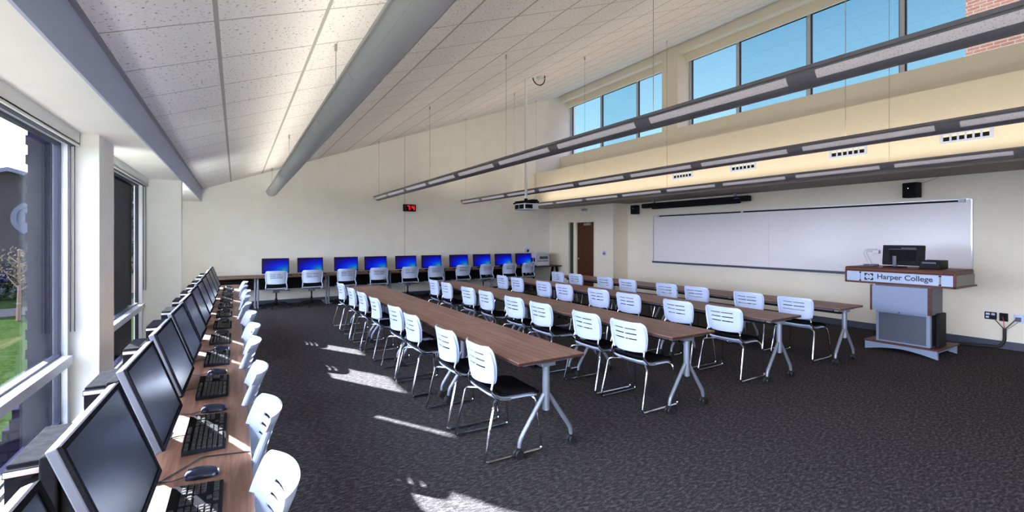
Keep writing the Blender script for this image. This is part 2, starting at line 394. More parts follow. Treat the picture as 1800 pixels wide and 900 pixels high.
for r in range(4):
    for k in range(4):
        lab = 'walnut training table %s of the %s' % (TN[k], ROWN[r])
        loc = (ROWX[r], RY + k * 1.524 + (.07 if r >= 2 else .02) * (r > 0), 0)
        if r == 0 and k == 0: tb.location = loc; tag(tb, lab, 'table', 'training tables in four rows')
        else: dup(tb, loc, 0, lab)

# ------------------------------------------------------------------ chairs
def shell_back(z0, z1, wb, wm, wt, lean, wrap, slots, thick=.008, curve=.02, rt=.06):
    """curved moulded back panel; faces +x (towards the sitter)."""
    zs = set(); n = 22
    for i in range(n + 1): zs.add(round(z0 + (z1 - z0) * i / n, 4))
    for sz in slots: zs.add(sz - .0065); zs.add(sz + .0065)
    zs = sorted(z for z in zs if not any(abs(z - sz) < .0064 for sz in slots))
    us = [-1, -.97, -.9, -.8, -.7, -.6, -.46, -.3, -.15, -.03, .03, .15, .3, .46, .6, .7, .8, .9, .97, 1]
    def pt(u, z):
        q = (z - z0) / (z1 - z0)
        w = wb + (wm - wb) * min(q / .5, 1) ** .7 if q < .5 else wm + (wt - wm) * (q - .5) * 2
        if z > z1 - rt: w -= (rt - .002) * (1 - math.sqrt(max(0, 1 - ((z - (z1 - rt)) / rt) ** 2))) * 1.0
        if z < z0 + .03: w -= .02 * (1 - math.sqrt(max(0, 1 - ((z0 + .03 - z) / .03) ** 2)))
        x = -lean * q ** 1.6 + .012 * math.sin(q * PI) + wrap * abs(u) ** 3.2 * (1 - .35 * q) + curve * u * u
        return Vector((x, u * w, z))
    V = []; Fs = []; nu = len(us)
    for z in zs:
        for u in us: V.append(pt(u, z))
    cells = {}
    for i in range(len(zs) - 1):
        mid = (zs[i] + zs[i + 1]) / 2; sl = any(abs(mid - sz) < .005 for sz in slots)
        for j in range(nu - 1):
            um = (us[j] + us[j + 1]) / 2
            if sl and abs(um) < .6: 
                if not (abs(um) < .02): continue
            Fs.append((i * nu + j, i * nu + j + 1, (i + 1) * nu + j + 1, (i + 1) * nu + j))
    # thicken
    off = []; k = len(V)
    for i, z in enumerate(zs):
        for j, u in enumerate(us):
            a = V[i * nu + max(j - 1, 0)]; b = V[i * nu + min(j + 1, nu - 1)]; c = V[max(i - 1, 0) * nu + j]; d = V[min(i + 1, len(zs) - 1) * nu + j]
            nrm = (b - a).cross(d - c).normalized(); off.append(V[i * nu + j] + nrm * thick)
    mb = MB(); edges = {}
    for f in Fs:
        for a, b in zip(f, f[1:] + f[:1]): edges[(a, b)] = 1
    F2 = list(Fs) + [tuple(reversed([q + k for q in f])) for f in Fs]
    for (a, b) in edges:
        if (b, a) not in edges: F2.append((b, a, a + k, b + k))
    mb.add(V + off, F2)
    return mb, pt
def seat_pad(x0, x1, hw, z, th, front_drop=.03, rear_rise=.03):
    mb = MB(); nx, ny = 12, 10; top = []; bot = []
    for i in range(nx + 1):
        q = i / nx
        for j in range(ny + 1):
            u = -1 + 2 * j / ny
            w = hw * (1 - .10 * (1 - q) ** 2 - (.16 * max(0, (q - .8) / .2) ** 2))
            zz = z - front_drop * max(0, (q - .7) / .3) ** 2 + rear_rise * max(0, (.25 - q) / .25) ** 2 + .008 * abs(u) ** 3 - .006
            e = max(abs(u), abs(2 * q - 1)) ** 8
            top.append((x0 + (x1 - x0) * q, u * w, zz - th * .45 * e)); bot.append((x0 + (x1 - x0) * q, u * w * .97, zz - th))
    n1 = ny + 1; N = len(top); fs = []
    for i in range(nx):
        for j in range(ny):
            a = i * n1 + j; fs.append((a, a + 1, a + n1 + 1, a + n1)); fs.append((a + N, a + n1 + N, a + n1 + 1 + N, a + 1 + N))
    rim = [j for j in range(n1)] + [i * n1 + ny for i in range(1, nx + 1)] + [nx * n1 + j for j in range(ny - 1, -1, -1)] + [i * n1 for i in range(nx - 1, 0, -1)]
    for a, b in zip(rim, rim[1:] + rim[:1]): fs.append((a, a + N, b + N, b))
    return mb.add(top + bot, fs)

# sled-base side chair (faces +x, back panel near x = 0)
sc = empty('sled_chair')
mb, pt = shell_back(.545, .835, .205, .235, .245, .035, .045, (.765, .715, .665), curve=.03)
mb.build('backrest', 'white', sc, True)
for s_ in (-1, 1):
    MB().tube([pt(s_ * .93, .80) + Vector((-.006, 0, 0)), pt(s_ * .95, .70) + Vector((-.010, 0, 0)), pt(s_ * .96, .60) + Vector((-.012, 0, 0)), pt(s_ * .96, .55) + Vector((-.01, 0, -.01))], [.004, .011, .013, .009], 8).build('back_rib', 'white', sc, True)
    MB().tube(rnd([pt(s_ * .96, .57) + Vector((-.012, 0, 0)), Vector((.03, s_ * .215, .50)), Vector((.10, s_ * .215, .425)), Vector((.20, s_ * .215, .418))], .04), .0085, 8).build('back_support', 'chrome', sc, True)
seat_pad(.045, .475, .225, .478, .035, .03, .055).build('seat', 'fabric', sc, True)
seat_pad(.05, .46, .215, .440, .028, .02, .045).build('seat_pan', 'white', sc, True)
for s_ in (-1, 1):
    MB().tube(rnd([(.16, s_ * .12, .415), (.07, s_ * .20, .415), (.035, s_ * .255, .405), (-.055, s_ * .275, .014), (.445, s_ * .275, .014), (.405, s_ * .245, .405), (.36, s_ * .12, .415)], .035, 5), .0100, 8).build('sled_leg', 'chrome', sc, True)
MB().tube([(.16, -.12, .415), (.16, .12, .415)], .008, 8).tube([(.36, -.12, .415), (.36, .12, .415)], .008, 8).build('cross_bar', 'chrome', sc, True)

CY = [[3.27, 3.96, 4.89, 5.57, 6.50, 7.23, 7.93, 8.81],
      [3.36, 4.00, 4.87, 5.54, 6.39, 7.02, 7.93, 8.56],
      [3.46, 4.12, 5.02, 5.68, 6.57, 7.21, 8.15, 8.79],
      [3.50, 4.18, 5.10, 5.74, 6.69, 7.35, 8.31, 8.99]]
CX = [1.61, 3.28, 4.94, 6.60]
for r in range(4):
    for k in range(8):
        lab = 'white chrome-legged chair, %s from near end of table %s' % (ORD[k], ROWN[r])
        loc = (CX[r] + random.uniform(-.012, .012), CY[r][k] - .02, 0); rz = random.uniform(-.035, .035)
        if r == 0 and k == 0: sc.location = loc; sc.rotation_euler = (0, 0, rz); tag(sc, lab, 'chair', 'white sled chairs along the table rows')
        else: dup(sc, loc, rz, lab)

# swivel task chair (faces +x)
tc = empty('task_chair')
mb, pt = shell_back(.575, .885, .20, .225, .225, .07, .045, (.80, .76, .72), curve=.035, rt=.04)
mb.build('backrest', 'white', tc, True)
for s_ in (-1, 1):
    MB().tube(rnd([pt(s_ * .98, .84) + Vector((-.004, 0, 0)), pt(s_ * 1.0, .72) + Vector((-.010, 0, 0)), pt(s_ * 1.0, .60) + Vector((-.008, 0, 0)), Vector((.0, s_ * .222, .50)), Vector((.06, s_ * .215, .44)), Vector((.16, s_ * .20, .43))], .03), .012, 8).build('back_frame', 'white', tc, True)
seat_pad(.035, .48, .225, .495, .04, .03, .06).build('seat', 'fabric', tc, True)
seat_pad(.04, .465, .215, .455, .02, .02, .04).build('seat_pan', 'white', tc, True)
MB().prism([(.12, .432), (.38, .432), (.31, .36), (.20, .36)], -.07, .07, 'xz').build('mechanism', 'silver', tc)
MB().tube([(.22, -.02, .415), (.22, -.26, .405)], .007, 6).box(.205, .235, -.30, -.24, .398, .412, .003).build('lever', 'black', tc)
MB().tube([(.25, 0, .11), (.25, 0, .22)], .027, 12).tube([(.25, 0, .22), (.25, 0, .37)], .017, 12).build('gas_column', 'black', tc, True)
st = MB()
st.lathe([(.05, .075), (.05, .125), (.03, .135)], 14, mx=Matrix.Translation((.25, 0, 0)))
for k in range(5):
    a = 2 * PI * k / 5 + .3
    st.tube(rnd([(.25 + .03 * math.cos(a), .03 * math.sin(a), .115), (.25 + .22 * math.cos(a), .22 * math.sin(a), .10), (.25 + .30 * math.cos(a), .30 * math.sin(a), .062)], .05), [.019, .018, .018, .017, .016, .015, .012], 8)
st.build('star_base', 'black', tc, True)
for k in range(5):
    a = 2 * PI * k / 5 + .3; c = MB()
    for w in (-.016, .016): c.lathe([(.006, -.009), (.025, -.009), (.028, -.005), (.028, .005), (.025, .009), (.006, .009)], 12, mx=Matrix.Translation((.25 + .30 * math.cos(a), .30 * math.sin(a), .028)) @ Matrix.Rotation(a + PI / 2 + .5, 4, 'Z') @ Matrix.Rotation(PI / 2, 4, 'X') @ Matrix.Translation((0, 0, w)))
    c.lathe([(.012, .02), (.014, .055), (.006, .06)], 8, mx=Matrix.Translation((.25 + .30 * math.cos(a), .30 * math.sin(a), 0)))
    c.build('caster', 'rubber', tc, True)
BCX = [.80, 1.57, 2.365, 3.155, 3.98, 4.71, 5.545, 6.30, 7.05, 7.75]
for k, x in enumerate(BCX):
    lab = 'white swivel task chair at the back wall desk, %s from the left' % ORD[k]
    loc = (x, 11.93 + random.uniform(-.02, .02), 0); rz = PI / 2 + random.uniform(-.06, .06)
    if k == 0: tc.location = loc; tc.rotation_euler = (0, 0, rz); tag(tc, lab, 'chair', 'white task chairs at the back desk')
    else: dup(tc, loc, rz, lab)
LCY = [1.62, 2.37, 3.11, 3.93, 4.63, 5.45, 6.22, 6.98, 7.72, 8.50, 9.28]
LRZ = [.03, .04, -.04, -.06, .06, .06, -.08, -.04, .05, -.03, .03]
LFY = [1.888, 2.598, 3.324, 4.154, 4.843, 5.666, 6.439, 7.20, 7.95, 8.72, 9.50, 10.26, 11.0]
for k, y in enumerate(LCY):
    lab = 'white swivel task chair pushed to the left window counter, %s from the camera' % ORD[k]
    dup(tc, (.105 + .19 * math.sin(LRZ[k]), LFY[k] - .20 * math.cos(LRZ[k]), 0), PI + LRZ[k], lab, 'white task chairs along the left counter')

# ------------------------------------------------------------------ desks with computers
# left counter
def counter(name, x0, x1, y0, y1, posts, label, mtop, back=None):
    root = empty(name, ((x0 + x1) / 2, (y0 + y1) / 2, 0), 0, label, 'desk')
    X0, X1, Y0, Y1 = x0 - root.location.x, x1 - root.location.x, y0 - root.location.y, y1 - root.location.y
    MB().box(X0, X1, Y0, Y1, .712, .74, .002).build('worktop', mtop, root)
    MB().box(X0 + .002, X1 - .002, Y0 + .002, Y1 - .002, .704, .712).build('edge_band', 'edge', root)
    return root, (X0, X1, Y0, Y1)
cnt = []
for k, (a, b) in enumerate(((-.40, 5.848), (5.852, 10.45))):
    root, (X0, X1, Y0, Y1) = counter('computer_counter', -.695, .055, a, b, 0, ['long walnut computer counter below the nearest left window', 'long walnut computer counter along the left wall beyond the seam'][k], 'counter_wood')
    n = 5
    for i in range(n):
        y = Y0 + .35 + (Y1 - Y0 - .7) * i / (n - 1)
        MB().box(X0 + .08, X1 - .12, y - .03, y + .03, .02, .06, .01).box(X0 + .30, X0 + .38, y - .025, y + .025, .06, .704, .008).build('leg', 'silver', root)
    MB().box(X0 + .02, X0 + .20, Y0 + .1, Y1 - .1, .58, .595).box(X0 + .02, X0 + .03, Y0 + .1, Y1 - .1, .595, .69).build('cable_tray', 'black', root)
# back desk: four units along the back wall
bx = [-.68, .41, 1.965, 3.52, 5.075, 6.63, 8.10]
bl = ['walnut desk in the left back corner, left of the first lit monitor', 'walnut back wall desk under the two leftmost lit monitors', 'walnut back wall desk under the third and fourth lit monitors', 'walnut back wall desk under the fifth and sixth lit monitors', 'walnut back wall desk under the seventh and eighth lit monitors', 'walnut back wall desk under the two rightmost lit monitors']
for k in range(6):
    root, (X0, X1, Y0, Y1) = counter('computer_desk', bx[k] + .002, bx[k + 1] - .002, 12.19, 12.93, 0, bl[k], 'counter_x')
    root['group'] = 'desks along the back wall'
    for q in (X0 + .028, X1 - .028):
        MB().tube([(q, -.25, .04), (q, -.25, .704)], .022, 12).build('leg', 'silver', root, True)
        MB().box(q - .022, q + .022, -.33, .30, 0.0, .05, .012).build('foot', 'silver', root)
    MB().box(X0 + .05, X1 - .05, .05, .065, .40, .70).build('modesty_panel', 'black', root)
    MB().box(X0 + .05, X1 - .05, -.18, .05, .60, .612).box(X0 + .05, X1 - .05, -.19, -.18, .60, .66).build('cable_tray', 'black', root)
# dark side table with the printer
sd = empty('side_table', (8.68, 12.56, 0), 0, 'dark table in the right back corner under the grey printer', 'table')
MB().box(-.56, .54, -.34, .36, .712, .742, .004).build('tabletop', 'edge', sd)
for a in (-.5, .46):
    MB().prism([(-.28, 0), (-.22, 0), (-.06, .712), (-.14, .712)], a, a + .04, 'yz').prism([(.22, 0), (.28, 0), (.14, .712), (.06, .712)], a, a + .04, 'yz').build('leg', 'black', sd)
pr = empty('laser_printer', (8.50, 12.52, .742), 0, 'light grey laser printer on the dark table in the right back corner', 'printer')
MB().box(-.27, .28, -.22, .25, .0, .40, .015).build('body', 'printer', pr)
MB().box(-.18, .20, -.16, .20, .40, .425, .008).build('output_tray', 'printer', pr)
MB().box(-.21, .22, -.232, -.22, .03, .12, .004).build('paper_drawer', 'whiteboard', pr)
MB().box(-.21, .22, -.228, -.22, .15, .17, .002).box(-.12, .20, -.23, -.22, .22, .31, .004).build('slot', 'grey_dark', pr)
MB().box(-.285, -.27, -.06, .02, .14, .26, .003).box(-.285, -.27, -.18, -.11, .14, .26, .003).box(.28, .30, -.2, .2, .04, .37, .003).build('side_vent', 'black', pr)

# monitor (faces +x, width along y).  local origin on the desk under the panel centre
def make_monitor(w, h, tilt, lit):
    r = empty('computer_monitor')
    T = Matrix.Translation((0, 0, .05 + h / 2)) @ Matrix.Rotation(-tilt, 4, 'Y')
    MB().box(-.030, -.006, -w / 2, w / 2, -h / 2, h / 2, .004, mx=T).build('housing', 'monitor_silver' if not lit else 'black', r)
    MB().box(-.055, -.030, -w * .36, w * .36, -h * .34, h * .34, .008, mx=T).build('rear_cover', 'black', r)
    bz = MB(); e = .021 if lit else .016
    bz.box(-.006, .003, -w / 2 + .001, w / 2 - .001, -h / 2 + .001, -h / 2 + .001 + e * 1.1, mx=T).box(-.006, .003, -w / 2 + .001, w / 2 - .001, h / 2 - e, h / 2 - .001, mx=T)
    bz.box(-.006, .003, -w / 2 + .001, -w / 2 + e, -h / 2 + e * 1.1, h / 2 - e, mx=T).box(-.006, .003, w / 2 - e, w / 2 - .001, -h / 2 + e * 1.1, h / 2 - e, mx=T)
    bz.build('bezel', 'black', r)
    s = MB().box(-.005, -.001, -w / 2 + e, w / 2 - e, -h / 2 + e * 1.1, h / 2 - e)
    o = s.build('screen', 'lcd', r); o.matrix_local = T
    if lit:
        # desktop picture on its own coordinates: built in x-z and turned
        o.data.materials.clear(); me = MB().box(-w / 2 + e, w / 2 - e, -.001, -.005, -h / 2 + e * 1.1, h / 2 - e).build('screen_tmp', 'desktop')
        o.data = me.data; bpy.data.objects.remove(me); o.matrix_local = T @ Matrix.Rotation(PI / 2, 4, 'Z')
    MB().box(-.125, -.085, -.045, .045, .012, .30, .006).box(-.09, -.05, -.04, .04, .17, .27, .006).build('stand_neck', 'black', r)
    MB().box(-.20, .035, -.12, .12, 0, .014, .005).build('stand_base', 'black', r)
    if not lit: MB().box(-.165, -.125, -.06, .14, .10, .305, .006).build('rear_module', 'black', r)
    return r
# keyboard, local: length along y, typing side +x
def make_keyboard():
    r = empty('keyboard')
    MB().prism([(-.078, 0), (.078, 0), (.078, .010), (-.078, .022)], -.225, .225, 'xz').build('case', 'black', r)
    K3 = [MB(), MB(), MB()]
    def key(x, y, sx, sy):
        k = K3[0 if y < .07 else (1 if y < .14 else 2)]
        z = .022 - (x + .078) / .156 * .012
        k.add([(x - sx / 2, y - sy / 2, z), (x + sx / 2, y - sy / 2, z), (x + sx / 2, y + sy / 2, z), (x - sx / 2, y + sy / 2, z),
               (x - sx * .36, y - sy * .36, z + .006), (x + sx * .36, y - sy * .36, z + .006), (x + sx * .36, y + sy * .36, z + .006), (x - sx * .36, y + sy * .36, z + .006)],
              [(4, 5, 6, 7), (0, 1, 5, 4), (1, 2, 6, 5), (2, 3, 7, 6), (3, 0, 4, 7)])
    for j in range(15):
        if j % 5 != 4: key(-.064, -.214 + j * .0195, .014, .017)
    for i, x in enumerate((-.038, -.019, 0, .019, .038)):
        for j in range(14): key(x, -.212 + j * .0195 + (i % 2) * .003, .0165, .0165)
    for j in range(3): key(.058, -.212 + j * .024, .0165, .021)
    key(.058, -.092, .0165, .11)
    for j in range(3): key(.058, -.02 + j * .024, .0165, .021)
    for i, x in enumerate((-.038, -.019)):
        for j in range(3): key(x, .082 + j * .019, .0165, .0165)
    for j in range(3): key(.058, .082 + j * .019, .0165, .0165)
    key(.039, .101, .0165, .0165)
    for x in (-.038, -.019, 0, .019, .058):
        for j in range(4): key(x, .150 + j * .019, .0165, .0165)
    for q, nm in zip(K3, ('letter_keys', 'navigation_keys', 'number_pad')): q.build(nm, 'grey_key', r)
    MB().tube(rnd([(-.078, .0, .008), (-.12, .02, .004), (-.17, -.03, .004), (-.24, -.02, .004)], .03), .0022, 5).build('cord', 'rubber', r)
    return r
M['grey_key'] = mat('dark key plastic', (.03, .029, .030), .4, spec=.12)
def make_mouse():
    r = empty('mouse'); mb = MB(); n, k = 12, 10; V = []; F = []
    for i in range(n + 1):
        a = PI * i / n; x = -.058 * math.cos(a)
        w = .030 * math.sin(a) ** .55 * (1 - .1 * math.cos(a)); hh = (.036 * math.sin(a) ** .6) * (1 + .15 * math.sin(a) * (-math.cos(a)) * -1)
        for j in range(k + 1): b = PI * j / k; V.append((x, w * math.cos(b), .001 + hh * math.sin(b)))
    for i in range(n):
        for j in range(k): q = i * (k + 1) + j; F.append((q, q + 1, q + k + 2, q + k + 1))
        F.append((i * (k + 1), (i + 1) * (k + 1), (i + 1) * (k + 1) + k, i * (k + 1) + k))
    mb.add(V, F).build('shell', 'mouse_black', r, True)
    MB().box(-.045, -.022, -.0035, .0035, .030, .036, .002).build('wheel', 'rubber', r)
    MB().tube(rnd([(-.056, 0, .008), (-.09, -.01, .004), (-.14, .015, .004), (-.22, -.01, .004)], .03), .002, 5).build('cord', 'rubber', r)
    return r
M['mouse_black'] = mat('glossy black plastic', (.010, .014, .035), .22)
def make_tower():
    r = empty('desktop_computer')     # stands upright; front faces -y
    MB().box(-.045, .045, -.15, .17, .006, .265, .004).build('case', 'black', r)
    f = MB().box(-.045, .045, -.162, -.15, .006, .235, .003)
    f.prism([(-.045, .235), (-.02, .235), (-.012, .226), (.012, .226), (.02, .235), (.045, .235), (.045, .256), (-.045, .256)], -.175, -.15, 'xz')
    f.build('front_panel', 'black', r)
    MB().box(-.043, .043, -.178, -.172, .238, .254, .002).build('handle_trim', 'alu', r)
    MB().box(-.03, .03, -.166, -.162, .10, .112).box(-.03, .03, -.166, -.162, .06, .085).build('drive_bay', 'grey_dark', r)
    for a in (-.12, .14): MB().box(-.05, .05, a - .012, a + .012, 0, .006).build('foot', 'rubber', r)
    return r
mon = make_monitor(.58, .365, math.radians(19.5), False)
key_ = make_keyboard(); mou = make_mouse(); tow = make_tower()
P = .765; NL = 11
def lname(k): return ['closest to the camera', 'second from the camera', 'third from the camera', 'fourth from the camera', 'fifth from the camera', 'sixth from the camera', 'seventh from the camera', 'eighth from the camera', 'ninth from the camera', 'tenth from the camera', 'farthest away'][k]
for k in range(-1, NL):
    yc = 1.805 + P * k
    nm = 'cut off at the lower left' if k < 0 else lname(k)
    def put(proto, first, loc, rz, label, cat, group):
        if first:
            proto.location = loc; proto.rotation_euler = (0, 0, rz); tag(proto, label, cat, group); return proto
        return dup(proto, loc, rz, label, group)
    put(mon, k == -1, (-.30, yc + .005, .74), -.02, 'switched-off silver-edged monitor on the left counter, ' + nm, 'monitor', 'dark monitors along the left counter')
    put(tow, k == -1, (-.515, yc + .20 + .028 * k, .74), 0, 'black desktop computer behind the left counter monitors, ' + nm, 'computer', 'upright computers along the left counter')
    if k >= 0:
        put(key_, k == 0, (-.118, yc + .0 + .004 * k, .74), 0, 'black keyboard on the left counter, ' + nm, 'keyboard', 'keyboards along the left counter')
        put(mou, k == 0, (-.11 + random.uniform(-.01, .01), yc + .318 + .006 * k, .74), .10 * math.sin(k * 2.1) - .1, 'black mouse on the left counter, ' + nm, 'mouse', 'mice along the left counter')
# loose cord over the counter edge
o = MB().tube(rnd([(-.25, 2.13, .744), (-.12, 2.30, .743), (.04, 2.26, .743), (.062, 2.258, .735), (.066, 2.25, .60)], .02), .0028, 6).build('cable', 'rubber'); tag(o, 'thin black cable crossing the left counter and dropping over its front edge', 'cable')
# power strips / clutter behind monitors
for k in range(5):
    y = 2.19 + P * k
    o = empty('power_adapter', (-.40, y, .74), .3 * math.sin(k * 1.7), 'black power adapter lying between the left counter monitors, %s from the camera' % ORD[k], 'power adapter', 'power adapters on the left counter')
    MB().box(-.035, .035, -.06, .06, 0, .035, .006).build('body', 'black', o)
    MB().tube(rnd([(0, .06, .015), (.05, .12, .01), (-.03, .18, .01), (-.12, .16, .01)], .03), .003, 5).build('cord', 'rubber', o)

# back row monitors (face -y) and keyboards
mb_ = make_monitor(.59, .365, math.radians(6), True)
BM = [(.525, 1.116), (1.307, 1.887), (2.161, 2.758), (2.919, 3.525), (3.761, 4.344), (4.511, 5.096), (5.362, 5.949), (6.138, 6.701), (6.88, 7.454), (7.601, 8.227)]
for k, (a, b) in enumerate(BM):
    lab = 'black monitor with a glowing blue desktop on the back desk, %s from the left' % ORD[k]
    loc = ((a + b) / 2, 12.52, .74); rz = -PI / 2 + random.uniform(-.02, .02)
    if k == 0: mb_.location = loc; mb_.rotation_euler = (0, 0, rz); tag(mb_, lab, 'monitor', 'lit monitors along the back wall')
    else: dup(mb_, loc, rz, lab)
    dup(key_, ((a + b) / 2 - .02, 12.32, .74), -PI / 2, 'black keyboard in front of the %s lit monitor from the left on the back desk' % ORD[k], 'keyboards on the back desk')
    dup(mou, ((a + b) / 2 + .31, 12.32, .74), -PI / 2, 'black mouse beside the %s lit monitor from the left on the back desk' % ORD[k], 'mice on the back desk')

# ------------------------------------------------------------------ suspended lights
FX = [.73, 3.26, 5.80, 8.28]; FZ = 2.737; FE = 12.45
FNAME = ['wide pale linear pendant light nearest the left windows', 'grey perforated linear pendant light, second from the left windows', 'grey perforated linear pendant light, third from the left windows', 'grey perforated linear pendant light hanging next to the cream bulkhead']
cab = [[4.15, 8.19, 12.30, .1], [2.95, 5.62, 8.6, 12.35, .1], [2.5, 6.96, 9.6, 12.35, .1], [3.0, 7.1, 12.35, .1]]
def prof(sx, sz, n=12, open_=False):
    return [(sx * math.cos(PI + PI * i / n), sz * math.sin(PI + PI * i / n)) for i in range(n + 1)]
LCOL = [(1, .92, .78), (1, .90, .78), (1, .87, .72), (1, .86, .70)]
LPOW = [17, 9, 22, 20]
for i in range(4):
    f = empty('pendant_light', (FX[i], 0, FZ), 0, FNAME[i], 'light', 'suspended linear lights')
    body = 'fixture_pale' if i == 0 else 'fixture'
    sx, sz = .112, .095
    pts = prof(sx, sz, 14); inn = [(x * .96, z * .95 + .002) for x, z in pts]
    y0, y1 = NY + .3, FE
    sh = MB().prism([(x, z) for x, z in pts] + [(x, z) for x, z in reversed(inn)], y0, y1, 'xz')
    # end caps
    sh.prism(pts, y0 - .004, y0, 'xz').prism(pts, y1, y1 + .004, 'xz')
    sh.box(-.125, -.107, y0, y1, -.006, .018).box(.107, .125, y0, y1, -.006, .018)
    sh.build('housing', body, f, True, angle=50)
    # perforated panels between the joints, one per segment
    y = 1.62 - 1.372 * 4; 
    while y < y1 - .1:
        a = max(y + .09, y0 + .05); b = min(y + 1.372 - .09, y1 - .06)
        if b - a > .2:
            for s_ in (-1, 1):
                seg = [(s_ * (sx + .0025) * math.cos(t_), -(sz + .0025) * math.sin(t_)) for t_ in [.22 + .115 * q for q in range(6)]]
                sg2 = [(x * .985, z * .985) for x, z in seg]
                MB().prism(seg + sg2[::-1], a, b, 'xz').build('perforated_panel', 'fixture_pale' if i == 0 else 'perf', f, True)
        y += 1.372
    MB().tube([(0, y0 + .1, -.02), (0, y1 - .1, -.02)], .013, 8).build('lamp_tube', 'white', f)
    for c in cab[i]:
        top = cz(FX[i]) - FZ
        MB().tube([(0, c, 0), (0, c, top)], .0035, 6).tube([(0, c, top - .06), (0, c, top)], .012, 8).build('suspension_cable', 'wire', f)
    ld = bpy.data.lights.new('uplight', 'AREA'); ld.shape = 'RECTANGLE'; ld.size = .15; ld.size_y = y1 - y0 - .3; ld.energy = LPOW[i]; ld.color = LCOL[i]
    lo = bpy.data.objects.new('uplight', ld); col.objects.link(lo); lo.parent = f; lo.location = (0, (y0 + y1) / 2, .012); lo.rotation_euler = (PI, 0, 0)

# ------------------------------------------------------------------ projector
pj = empty('projector', (5.01, 7.84, 2.29), 0, 'ceiling projector on a long white pole above the table rows', 'projector')
PT = cz(5.01) - 2.29
MB().tube([(0, 0, .12), (0, 0, PT)], .026, 12).tube([(0, 0, PT * .55), (0, 0, PT * .55 + .03)], .03, 12).build('pole', 'white_wire', pj, True)
MB().box(-.09, .09, -.34, -.06, .05, .08, .004).box(-.06, .06, -.34, .34, .07, .11, .004).box(-.20, .20, -.05, .05, .06, .09, .004).tube([(0, 0, .08), (0, 0, .15)], .034, 12).box(-.10, .10, .10, .34, .05, .08, .004).build('mount', 'black', pj)
MB().box(-.17, .17, -.21, .16, -.085, .045, .02).build('body', 'printer', pj)
MB().box(-.174, -.17, -.19, -.02, -.065, .02).box(-.174, -.17, .0, .14, -.065, .02).box(-.15, .02, -.214, -.21, -.06, .02).build('vent', 'black', pj)
MB().lathe([(.05, 0), (.05, .04), (.04, .05)], 16, mx=Matrix.Translation((.165, .08, -.02)) @ Matrix.Rotation(PI / 2, 4, 'Y')).build('lens', 'ink', pj, True)
# ring bracket on the ceiling
z0 = cz(5.43); rg = empty('cable_loop', (5.43, 8.0, z0), 0, 'dark looped cable hanging from the tiles beside the projector pole', 'cable')
MB().tube([(0.15 * math.cos(a), 0, -.03 - .15 * math.sin(a)) for a in [PI * k / 12 for k in range(13)]], .012, 8).tube([(.15, 0, -.03), (.15, 0, .04)], .014, 8).tube([(-.15, 0, -.03), (-.15, 0, -.06)], .014, 8).build('loop', 'rubber', rg, True)
MB().box(-.17, .17, -.015, .015, -.03, -.02).lathe([(.045, -.06), (.05, -.01)], 12).build('plug', 'printer', rg)

# ------------------------------------------------------------------ clock
ck = empty('digital_clock', (4.28, BY - .005, 2.51), 0, 'small black digital wall clock with red digits on the back wall', 'clock')
MB().box(-.185, .185, -.06, 0, -.10, .10, .012).build('case', 'black', ck)
seg = {'4': 'bcfg', '7': 'abc', '6': 'acdefg', ':': '', '1': 'bc'}
def digit(mb, ch, x, w, h, t_):
    S = {'a': (x, x + w, h, h - t_), 'g': (x, x + w, t_ / 2, -t_ / 2), 'd': (x, x + w, -h + t_, -h), 'b': (x + w - t_, x + w, 0, h), 'c': (x + w - t_, x + w, -h, 0), 'f': (x, x + t_, 0, h), 'e': (x, x + t_, -h, 0)}
    for c in seg[ch]: a, b, c1, d1 = S[c]; mb.box(a, b, -.064, -.06, c1, d1)
dg = MB(); digit(dg, '7', -.075, .07, .062, .018); digit(dg, '4', .06, .075, .062, .018); dg.box(.015, .03, -.064, -.06, .02, .035).box(.015, .03, -.064, -.06, -.035, -.02)
dg.build('digits', 'led', ck)
dd = MB(); digit(dd, '1', -.165, .045, .062, .012); dd.build('dim_digit', emis('dim red led', (.3, .005, .01), .1), ck)

# ------------------------------------------------------------------ whiteboard and front wall
wb = empty('whiteboard', (XW, 5.66, 0), 0, 'long white marker board on the right wall', 'whiteboard')
for (a, b) in ((-3.16, 0.0), (.004, 3.18)): MB().box(-.018, 0, a, b, 1.01, 2.245).build('board_panel', 'whiteboard', wb)
MB().box(-.024, 0, -3.18, -3.16, 1.0, 2.25).box(-.024, 0, 3.18, 3.20, 1.0, 2.25).box(-.024, 0, -3.16, 3.18, 2.245, 2.262).build('frame', 'alu', wb)
MB().box(-.075, 0, -3.16, 3.18, .985, 1.005, .004).box(-.08, -.07, -3.16, 3.18, .975, 1.022).build('marker_tray', 'base', wb)
MB().box(-.05, -.02, -3.02, 2.96, 2.215, 2.245, .004).build('map_rail', 'ink', wb)
MB().box(-.055, -.018, -3.10, -3.02, 2.205, 2.255, .004).box(-.055, -.018, 2.96, 3.02, 2.205, 2.255, .004).box(-.055, -.05, .57, .62, 2.205, 2.25).build('rail_clip', 'printer', wb)
